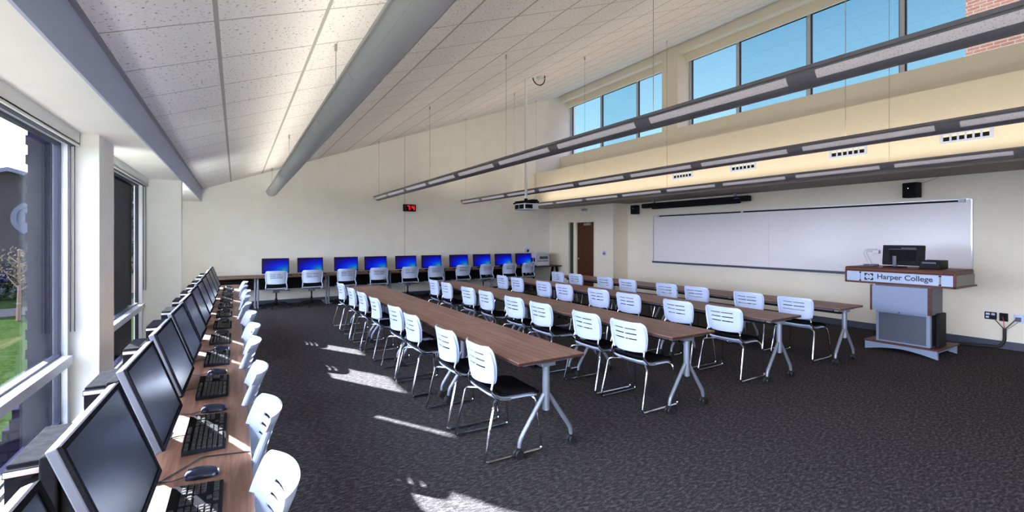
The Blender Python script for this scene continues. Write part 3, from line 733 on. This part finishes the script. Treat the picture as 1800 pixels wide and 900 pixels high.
# projection screen housing
ps = empty('projection_screen', (9.60, 7.5, 2.50), 0, 'rolled-up projection screen in a long black housing above the whiteboard', 'projection screen')
MB().box(-.07, .07, -1.52, 1.55, -.045, .075, .02).build('housing', 'ink', ps)
MB().tube([(0, -1.30, -.06), (0, 1.22, -.06)], .022, 10).build('weight_bar', 'black', ps)
MB().box(-.072, -.07, -1.28, -1.22, .02, .03).build('indicator', 'screen_blue', ps) if 'screen_blue' in M else MB().box(-.074, -.07, -1.30, -1.20, .02, .035).build('indicator', mat('blue sticker', (.1, .12, .6), .4), ps)
MB().box(-.03, .03, -1.2, -1.15, .075, .14).box(-.03, .03, 1.15, 1.2, .075, .14).build('bracket', 'steel', ps)
for k, (y, z, lab) in enumerate(((3.185, 2.44, 'black wall speaker above the right end of the whiteboard'), (9.40, 2.44, 'black wall speaker near the entry alcove beside the projection screen'))):
    s = empty('wall_speaker', (9.66, y, z), (-.15 if k == 0 else .25), lab, 'speaker', 'wall speakers')
    MB().box(-.09, .07, -.10, .10, -.125, .125, .01).build('cabinet', 'ink', s)
    MB().box(-.096, -.09, -.088, .088, -.113, .113, .003).build('grille', 'black', s)
    MB().tube([(.07, 0, 0), (.13, 0, .0)], .018, 8).build('bracket', 'black', s)
    MB().lathe([(.006, 0), (.006, .003)], 8, mx=Matrix.Translation((-.098, .01, .03)) @ Matrix.Rotation(PI / 2, 4, 'Y')).build('badge', 'dot', s)
o = MB().tube(rnd([(XW - .01, 3.10, 2.56), (XW - .03, 2.95, 2.60), (XW - .01, 2.88, 2.64)], .05), .003, 6).build('cable', 'soffit'); tag(o, 'thin wire rising from the speaker above the whiteboard to the soffit', 'cable')
# air vents on the bulkhead
for k, (a, b) in enumerate(((2.00, 2.50), (3.43, 3.92), (5.25, 5.74), (6.69, 7.18))):
    v_ = empty('air_vent', (8.60, (a + b) / 2, 3.055), 0, 'white slotted air vent on the cream bulkhead, %s from the right' % ORD[k], 'air vent', 'air vents on the bulkhead')
    fr = MB().box(-.012, 0, -.27, .27, .045, .075, .002).box(-.012, 0, -.27, .27, -.075, -.045, .002).box(-.012, 0, -.27, -.235, -.045, .045).box(-.012, 0, .235, .27, -.045, .045)
    for q in range(1, 6): fr.box(-.010, 0, -.235 + q * .0783 - .011, -.235 + q * .0783 + .011, -.045, .045)
    fr.build('frame', 'white', v_)
    MB().box(-.002, -.0005, -.235, .235, -.045, .045).build('duct_opening', 'ink', v_)
    MB().add([(-.009, -.235, .045), (-.009, .235, .045), (-.002, .235, .012), (-.002, -.235, .012)], [(0, 1, 2, 3)]).add([(-.0095, -.235, .045), (-.0095, .235, .045), (-.0025, .235, .012), (-.0025, -.235, .012)], [(3, 2, 1, 0)]).build('blade', 'cream', v_)

# ------------------------------------------------------------------ lectern
lc = empty('lectern', (8.48, 2.83, 0), 0, 'walnut and blue-grey lectern with a college sign, in front of the whiteboard', 'lectern')
def L(x, y): return x - 8.48, y - 2.83
arch = []
y0, y1 = 2.40 - 2.83, 3.235 - 2.83
n = 14
arch = [(y0, .0), (y0, .115), (y1, .115), (y1, .0)] + [(y1 - .05 - (y1 - y0 - .10) * q / n, .012 + .055 * math.sin(PI * q / n)) for q in range(n + 1)]
MB().prism(arch, 8.10 - 8.48, 8.14 - 8.48, 'yz').prism(arch, 8.80 - 8.48, 8.84 - 8.48, 'yz').box(8.14 - 8.48, 8.80 - 8.48, y0 + .03, y1 - .03, .07, .115).build('base', 'grey_panel', lc)
MB().box(8.085 - 8.48, 8.88 - 8.48, y0 - .012, y1 + .012, .115, .138, .003).build('base_top', 'cherry', lc)
MB().box(8.14 - 8.48, 8.55 - 8.48, 2.49 - 2.83, 3.11 - 2.83, .138, .60, .004).build('cabinet', 'grey_panel', lc)
MB().box(8.132 - 8.48, 8.14 - 8.48, 2.53 - 2.83, 3.075 - 2.83, .16, .56, .003).build('cabinet_door', 'grey_dark', lc)
MB().box(8.20 - 8.48, 8.50 - 8.48, 2.482 - 2.83, 2.49 - 2.83, .15, .58).box(8.30 - 8.48, 8.56 - 8.48, 2.44 - 2.83, 2.482 - 2.83, .138, .60, .01).build('side_recess', 'ink', lc)
MB().lathe([(.012, 0), (.012, .01)], 10, mx=Matrix.Translation((8.125 - 8.48, .0, .585)) @ Matrix.Rotation(PI / 2, 4, 'Y')).build('lock', 'ink', lc)
MB().box(8.09 - 8.48, 8.115 - 8.48, 2.50 - 2.83, 3.14 - 2.83, .59, .955, .002).build('upper_panel', 'grey_panel', lc)
MB().box(8.085 - 8.48, 8.14 - 8.48, 2.465 - 2.83, 2.50 - 2.83, .585, .96, .002).build('panel_edge', 'cherry', lc)
MB().box(8.085 - 8.48, 8.14 - 8.48, 3.14 - 2.83, 3.165 - 2.83, .585, .96, .002).build('panel_edge', 'cherry', lc)
MB().box(8.14 - 8.48, 8.52 - 8.48, 2.47 - 2.83, 3.12 - 2.83, .60, .975).build('upper_box', 'grey_dark', lc)
MB().box(8.09 - 8.48, 8.86 - 8.48, 2.225 - 2.83, 3.465 - 2.83, 1.0, 1.15).build('console', 'soffit', lc)
MB().box(8.07 - 8.48, 8.09 - 8.48, 2.205 - 2.83, 2.235 - 2.83, .975, 1.17, .002).box(8.07 - 8.48, 8.09 - 8.48, 3.462 - 2.83, 3.486 - 2.83, .975, 1.17, .002).box(8.07 - 8.48, 8.88 - 8.48, 2.205 - 2.83, 3.486 - 2.83, .975, 1.0, .002).build('console_edge', 'cherry', lc)
MB().box(8.06 - 8.48, 8.80 - 8.48, 2.215 - 2.83, 3.486 - 2.83, 1.15, 1.215, .02).build('desk_top', 'cherry', lc)
MB().box(8.088 - 8.48, 8.09 - 8.48, 2.235 - 2.83, 3.462 - 2.83, 1.01, 1.145).build('side_panels', 'grey_light', lc) if False else None
M['grey_light'] = mat('pale blue grey laminate', (.40, .49, .66), .4)
MB().box(8.076 - 8.48, 8.09 - 8.48, 2.235 - 2.83, 2.355 - 2.83, 1.005, 1.145).build('end_panel', 'grey_light', lc)
MB().box(8.076 - 8.48, 8.09 - 8.48, 3.29 - 2.83, 3.462 - 2.83, 1.005, 1.145).build('end_panel', 'grey_light', lc)
sg = MB().box(8.066 - 8.48, 8.09 - 8.48, 2.372 - 2.83, 3.275 - 2.83, 1.006, 1.142).build('sign_plate', 'grey_light', lc)
st = MB()
for yy in (2.366, 3.281):
    for zz in (1.015, 1.133): st.box(8.062 - 8.48, 8.08 - 8.48, yy - .012 - 2.83, yy + .012 - 2.83, zz - .009, zz + .009)
st.build('fixing', 'ink', lc)
# logo: four corner brackets around a diamond gap, 0.115 wide
lg = MB(); s2 = .050
def lp(pts, sy, sz):
    P_ = [(3.172 - 2.83 + sy * a, 1.075 + sz * b) for a, b in pts]
    lg.prism(P_, 8.0645 - 8.48, 8.066 - 8.48, 'yz')
for sy in (-1, 1):
    for sz in (-1, 1):
        lp([(.055, .050), (.018, .050), (.018, .034), (.030, .030), (.038, .030), (.038, .020), (.040, .012), (.055, .012)], sy, sz)
lg.prism([(3.172 - 2.83 + .014, 1.108), (3.172 - 2.83, 1.118), (3.172 - 2.83 - .014, 1.108), (3.172 - 2.83, 1.094)], 8.0645 - 8.48, 8.066 - 8.48, 'yz')
lg.prism([(3.172 - 2.83 + .014, 1.042), (3.172 - 2.83, 1.056), (3.172 - 2.83 - .014, 1.042), (3.172 - 2.83, 1.032)], 8.0645 - 8.48, 8.066 - 8.48, 'yz')
lg.build('logo', 'ink', sg)
cu = bpy.data.curves.new('lettering', 'FONT'); cu.body = 'Harper College'; cu.size = .1; cu.extrude = .0008; cu.offset = .0022; cu.align_x = 'LEFT'
to = bpy.data.objects.new('tmp', cu); col.objects.link(to); bpy.context.view_layer.update()
me = bpy.data.meshes.new_from_object(to); bpy.data.objects.remove(to)
xs = [v.co.x for v in me.vertices]; ys = [v.co.y for v in me.vertices]
sx = .628 / (max(xs) - min(xs)); sy = .098 / (max(ys) - min(ys))
for v in me.vertices: v.co = Vector((8.0652 - 8.48 - v.co.z * .5, 3.066 - 2.83 - (v.co.x - min(xs)) * sx, 1.026 + (v.co.y - min(ys)) * sy))
me.materials.clear(); me.materials.append(mat('dark blue lettering', (.02, .03, .07), .5)); me.name = 'lettering'
lo = bpy.data.objects.new('lettering', me); col.objects.link(lo); lo.parent = sg
# monitor seen from behind, standing on the lectern
lm = empty('computer_monitor', (8.42, 2.88, 1.215), 0, 'black monitor seen from behind on top of the lectern', 'monitor')
T = Matrix.Translation((0, 0, .175)) @ Matrix.Rotation(math.radians(6), 4, 'Y')
MB().box(-.02, .02, -.25, .25, -.145, .15, .012, mx=T).build('housing', 'ink', lm)
MB().box(.02, .023, -.235, .235, -.13, .135, mx=T).build('screen', 'lcd', lm)
MB().box(-.04, -.02, -.15, .15, -.08, .08, .01, mx=T).build('rear_cover', 'black', lm)
MB().box(-.026, -.02, -.15, .02, .10, .112, mx=T).box(-.026, -.02, -.16, .17, .085, .093, mx=T).build('vent_slots', 'grey_dark', lm)
MB().box(-.07, -.04, .06, .11, .0, .17, .006).build('stand_neck', 'grey_dark', lm)
MB().box(-.16, .06, -.03, .19, 0, .012, .004).build('stand_base', 'black', lm)
o = MB().box(8.28, 8.60, 2.43, 2.655, 1.215, 1.335, .008).build('control_panel', 'ink'); tag(o, 'flat black control box beside the monitor on the lectern', 'control panel')
MB().box(8.276, 8.28, 2.47, 2.62, 1.29, 1.31).build('label_strip', 'grey_dark', o)
dc = empty('document_camera', (8.42, 3.30, 1.215), 0, 'grey document camera with a bent arm on the left end of the lectern', 'document camera')
MB().box(-.10, .10, -.09, .05, 0, .03, .01).build('base', 'grey_dark', dc)
MB().tube(rnd([(0, -.01, .03), (0, .03, .12), (0, .065, .20), (0, .03, .245), (0, -.06, .245), (0, -.085, .235)], .03), [.022] * 2 + [.02] * 22, 8).build('arm', 'printer', dc, True) if False else MB().tube(rnd([(0, -.01, .03), (0, .065, .20), (0, .04, .24), (0, -.09, .24)], .03), .025, 8).build('arm', 'printer', dc, True)
MB().box(-.04, .04, -.13, -.05, .19, .25, .012).build('camera_head', 'printer', dc)

# outlets and cable bundle
ob = empty('outlet_box', (XW, 2.285, .475), 0, 'wide black wall outlet with four sockets right of the lectern', 'outlet')
MB().box(-.02, 0, -.065, .065, -.055, .055, .004).build('plate', 'ink', ob)
MB().box(-.026, -.02, .005, .05, .01, .04, .003).box(-.026, -.02, -.05, -.01, .01, .04, .003).box(-.026, -.02, .015, .05, -.035, -.008, .003).build('socket', 'white', ob)
ob = empty('outlet_box', (XW, 2.145, .47), 0, 'square black wall outlet between the wide black one and the white one', 'outlet')
MB().box(-.025, 0, -.045, .045, -.06, .06, .004).build('plate', 'ink', ob)
MB().box(-.03, -.025, -.02, .02, -.03, .02, .003).build('socket', 'black', ob)
ob = empty('outlet_box', (XW, 1.99, .47), 0, 'white wall outlet with plugged cables at the far right', 'outlet')
MB().box(-.015, 0, -.05, .05, -.06, .06, .004).build('plate', 'white', ob)
MB().box(-.05, -.015, -.025, .03, -.04, .02, .006).build('plug', 'grey_dark', ob)
cb = empty('cable_bundle', (XW, 2.13, 0), 0, 'thick black cable sleeve running from the wall outlets down to the lectern', 'cable')
MB().tube(rnd([(-.04, 0, .30), (-.04, .0, .12), (-.06, .05, .03), (-.10, .22, .022), (-.35, .50, .022), (-.92, .42, .022)], .12, 6), .020, 10).build('sleeve', 'rubber', cb, True)
MB().tube([(-.04, 0, .29), (-.03, .10, .42)], .006, 6).build('black_lead', 'rubber', cb)
MB().tube([(-.04, 0, .29), (-.03, .02, .48)], .004, 6).build('red_lead', 'red_cable', cb)
MB().tube([(-.04, 0, .29), (-.05, -.11, .45)], .006, 6).tube([(-.04, -.01, .28), (-.05, -.14, .42)], .003, 6).build('grey_lead', 'grey_dark', cb)

# ------------------------------------------------------------------ outside
GZ = -.9
def lawn(): 
    g = MB().box(-60, -1.5, -30, 60, GZ - .1, GZ); return g
tag(lawn().build('lawn', 'grass'), kind='structure')
o = MB().add([(-24, 14.6, GZ + .02), (-24, 17.0, GZ + .02), (-1.6, 25.4, GZ + .02), (-1.6, 22.8, GZ + .02), (-24, 14.6, GZ), (-24, 17.0, GZ), (-1.6, 25.4, GZ), (-1.6, 22.8, GZ)], [(0, 1, 2, 3), (7, 6, 5, 4), (0, 3, 7, 4), (1, 5, 6, 2), (0, 4, 5, 1), (2, 6, 7, 3)]).build('sidewalk', 'concrete'); o['kind'] = 'structure'
o = MB().box(-2.25, -1.36, NY, BY, GZ - .05, GZ + .03).build('bounce_strip', 'bounce_gravel'); o['kind'] = 'structure'  # added strip, mostly out of view, bounces sunlight onto the window soffit
# own building's outside skin: plinth and brick piers with stepped feet
o = MB().box(-1.36, -1.26, NY, BY, GZ, .10).build('plinth', 'brick_dark'); o['kind'] = 'structure'
for k, (a, b, dx) in enumerate(((5.04, 5.53, .14), (7.26, 8.30, .18), (10.33, 11.10, .05))):
    m_ = MB(); z = .45
    # toothed outer edge, brick by brick
    zz = GZ
    while zz < 2.9:
        out = -1.26 - dx - (.012 if int((zz - GZ) / .0762) % 2 else 0)
        if zz < .45 and k == 0: out -= .16 * min(1, (.45 - zz) / .45)
        m_.box(out, -1.26, a, b, zz, zz + .0762); zz += .0762
    o = m_.build('brick_pier', 'brick_dark'); o['kind'] = 'structure'
# neighbouring building
hb = empty('brick_building', (-15.5, 30, GZ), 0, 'brown brick building with a gable and round wall emblem beyond the lawn', 'building')
rz = math.radians(12); hb.rotation_euler = (0, 0, rz)
MB().box(-14, 8.0, 0, 9, 0, 7.0).prism([(-14, 7.0), (8, 7.0), (3.2, 7.5), (1.6, 8.3), (0, 7.5), (-14, 7.5)], 0, 9, 'xz').build('wall', 'brick_front', hb) if False else None
M['brick_front'] = brick('brown brick front', (.022, .020, .024), (.028, .025, .028), (.022, .02, .022), (0, 2), 2.)
MB().box(-14, 14.0, 0, 9, 0, 4.9).prism([(3.9, 4.9), (8.7, 4.9), (6.3, 5.65)], 0, 9, 'xz').build('wall', 'brick_front', hb)
MB().prism([(3.5, 4.85), (6.3, 5.72), (9.1, 4.85), (14.2, 4.85), (14.2, 5.05), (9.1, 5.05), (6.3, 5.92), (3.5, 5.05), (-14.2, 5.05), (-14.2, 4.85)], -.3, 9.2, 'xz').build('roof', 'roof', hb)
MB().lathe([(.85, 0), (.85, .08), (.65, .08), (.65, .04)], 24, mx=Matrix.Translation((7.2, 0, 3.5)) @ Matrix.Rotation(PI / 2, 4, 'X')).build('round_emblem', 'roof', hb)
for x in (-2.5, 3.2, 9.6):
    w_ = MB().box(x - .55, x + .55, -.06, 0, .6, 2.2).build('window', 'roof', hb)
    MB().box(x - .45, x + .45, -.08, -.06, .7, 2.1).build('pane', 'ink', w_)
# street sapling with pale blossom
def foliage(mb, c, R, n, s, seed):
    rr = random.Random(seed)
    for i in range(n):
        while True:
            p = Vector((rr.uniform(-1, 1), rr.uniform(-1, 1), rr.uniform(-1, 1)))
            if p.length < 1: break
        p = Vector((p.x * R[0], p.y * R[1], p.z * R[2])) + Vector(c)
        a = Vector((rr.gauss(0, 1), rr.gauss(0, 1), rr.gauss(0, 1))).normalized(); b = a.orthogonal().normalized(); q = s * rr.uniform(.5, 1.2)
        c2 = a.cross(b)
        mb.add([p - b * q, p - c2 * q * .6, p + b * q, p + c2 * q * .6, p + a * q * .25], [(0, 1, 4), (1, 2, 4), (2, 3, 4), (3, 0, 4), (3, 2, 1, 0)])
def sapling(loc, hgt, label, seed):
    t_ = empty('tree', loc, 0, label, 'tree')
    tr = MB().tube([(0, 0, 0), (.02, .01, hgt * .5), (0, 0, hgt)], [.06, .045, .02], 8)
    rr = random.Random(seed)
    for k in range(12):
        z = hgt * (.42 + .045 * k); a = k * 2.4; l_ = hgt * .30 * (1 - k / 16)
        tr.tube([(0, 0, z), (l_ * .6 * math.cos(a), l_ * .6 * math.sin(a), z + l_ * .45), (l_ * math.cos(a), l_ * math.sin(a), z + l_ * .95)], [.02, .014, .005], 5)
    tr.build('trunk', 'bark', t_)
    f = MB(); foliage(f, (0, 0, hgt * .78), (hgt * .34, hgt * .34, hgt * .3), 420, .045, seed); f.build('foliage', 'leaf', t_)
sapling((-5.75, 20.0, GZ), 2.15, 'young tree with pale blossom on the lawn outside the nearest window', 3)
ev = empty('tree', (-4.0, 27.5, GZ), 0, 'tall dark evergreen tree added to block bright sky in the second left window', 'tree')  # tree added to cover the bright sky behind this window
MB().tube([(0, 0, 0), (0, 0, 9)], [.2, .05], 8).build('trunk', 'bark', ev)
fo = MB()
for q in range(9): foliage(fo, (0, 0, 1.6 + q * .95), (2.4 - q * .23, 2.4 - q * .23, .75), 420, .17, 20 + q)
fo.build('foliage', 'hedge', ev)
hd = MB()
foliage(hd, (-12.5, 26.8, GZ + .55), (5.8, .8, .85), 3400, .12, 8)
o = hd.build('hedge', 'hedge'); tag(o, 'dark hedge between the lawn path and the brick building', 'hedge')
# building with a raking white trim, seen through the clerestory at the right
rb = empty('brick_building', (14.2, 2.3, 0), 0, 'red brick wing with white raking trim seen through the right clerestory window', 'building')
MB().box(0, 8, -.72, 1.42, -1, 14).build('wall', 'brick_red', rb)
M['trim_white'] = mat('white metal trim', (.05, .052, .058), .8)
MB().box(-.05, .1, -.80, -.70, -1, 14).build('corner_trim', 'trim_white', rb)
MB().box(.6, 8, -9, -.72, -1, 7.35).build('lower_wall', 'concrete', rb)
MB().prism([(-.72, 8.25), (-.72, 7.95), (-2.4, 4.4), (-2.75, 4.4)], -.3, .6, 'yz').build('raking_trim', 'trim_white', rb)

# ------------------------------------------------------------------ light: sun and sky
sun = bpy.data.lights.new('sun', 'SUN'); sun.energy = 36.; sun.angle = math.radians(.55); sun.color = (1, .95, .88)
so = bpy.data.objects.new('sun', sun); col.objects.link(so)
so.rotation_euler = Vector((1, -1.7, -.86)).normalized().to_track_quat('-Z', 'Y').to_euler()
w = bpy.data.worlds.new('sky'); scene.world = w; w.use_nodes = True; n = w.node_tree.nodes; l = w.node_tree.links; n.clear()
out = n.new('ShaderNodeOutputWorld'); bg = n.new('ShaderNodeBackground'); l.new(bg.outputs[0], out.inputs[0])
tcx = n.new('ShaderNodeTexCoord'); sep = n.new('ShaderNodeSeparateXYZ'); l.new(tcx.outputs['Generated'], sep.inputs[0])
r1 = n.new('ShaderNodeValToRGB'); l.new(sep.outputs[2], r1.inputs[0])
els = [(0.0, (.22, .29, .33)), (.22, (.15, .255, .32)), (.43, (.062, .135, .225)), (.62, (.78, .90, 1.55))]
while len(r1.color_ramp.elements) < 4: r1.color_ramp.elements.new(.5)
for e, (p, c) in zip(r1.color_ramp.elements, els): e.position = p; e.color = (*c, 1)
# the sky is paler and brighter on the sun's side
dt = n.new('ShaderNodeVectorMath'); dt.operation = 'DOT_PRODUCT'; l.new(tcx.outputs['Generated'], dt.inputs[0])
sd_ = Vector((-1, .25, .30)).normalized(); dt.inputs[1].default_value = sd_
r2 = n.new('ShaderNodeMapRange'); l.new(dt.outputs['Value'], r2.inputs[0]); r2.inputs[1].default_value = .1; r2.inputs[2].default_value = .85
mx = n.new('ShaderNodeMix'); mx.data_type = 'RGBA'; l.new(r2.outputs[0], mx.inputs[0]); l.new(r1.outputs[0], mx.inputs[6]); mx.inputs[7].default_value = (6.4, 6.3, 7.3, 1)
l.new(mx.outputs[2], bg.inputs[0]); bg.inputs[1].default_value = 1.0
# daylight portals in the window openings
def portal(x, y0, y1, z0, z1, face):
    ld = bpy.data.lights.new('portal', 'AREA'); ld.shape = 'RECTANGLE'; ld.size = z1 - z0; ld.size_y = y1 - y0; ld.cycles.is_portal = True
    o = bpy.data.objects.new('window_portal', ld); col.objects.link(o); o.location = (x, (y0 + y1) / 2, (z0 + z1) / 2); o.rotation_euler = (0, -PI / 2 * face, 0)
portal(-1.255, NY, 5.0, .1, 2.45, 1); portal(-1.255, 5.55, 8.4, .1, 2.45, 1); portal(-1.255, 8.98, 12.35, .1, 2.45, 1)
portal(10.25, 8.5, BY, 4.46, 6.34, -1); portal(10.25, NY, 7.97, 4.46, 6.34, -1)

# ------------------------------------------------------------------ camera
cam = bpy.data.cameras.new('camera'); cam.sensor_width = 36; cam.lens = 812 / 1800 * 36; cam.shift_y = -32 / 1800; cam.clip_start = .05; cam.clip_end = 300
co = bpy.data.objects.new('camera', cam); col.objects.link(co); co.location = (0, 0, H)
co.rotation_euler = (PI / 2, 0, -math.atan(485 / 812)); scene.camera = co
scene.view_settings.view_transform = 'Standard'; scene.view_settings.look = 'None'; scene.view_settings.gamma = 1; scene.view_settings.use_curve_mapping = False
scene.view_settings.exposure = 1.97
scene.cycles.use_denoising = True; scene.cycles.max_bounces = 8; scene.cycles.diffuse_bounces = 5; scene.cycles.transparent_max_bounces = 12
scene.cycles.sample_clamp_indirect = 6.; scene.cycles.caustics_reflective = False; scene.cycles.caustics_refractive = False
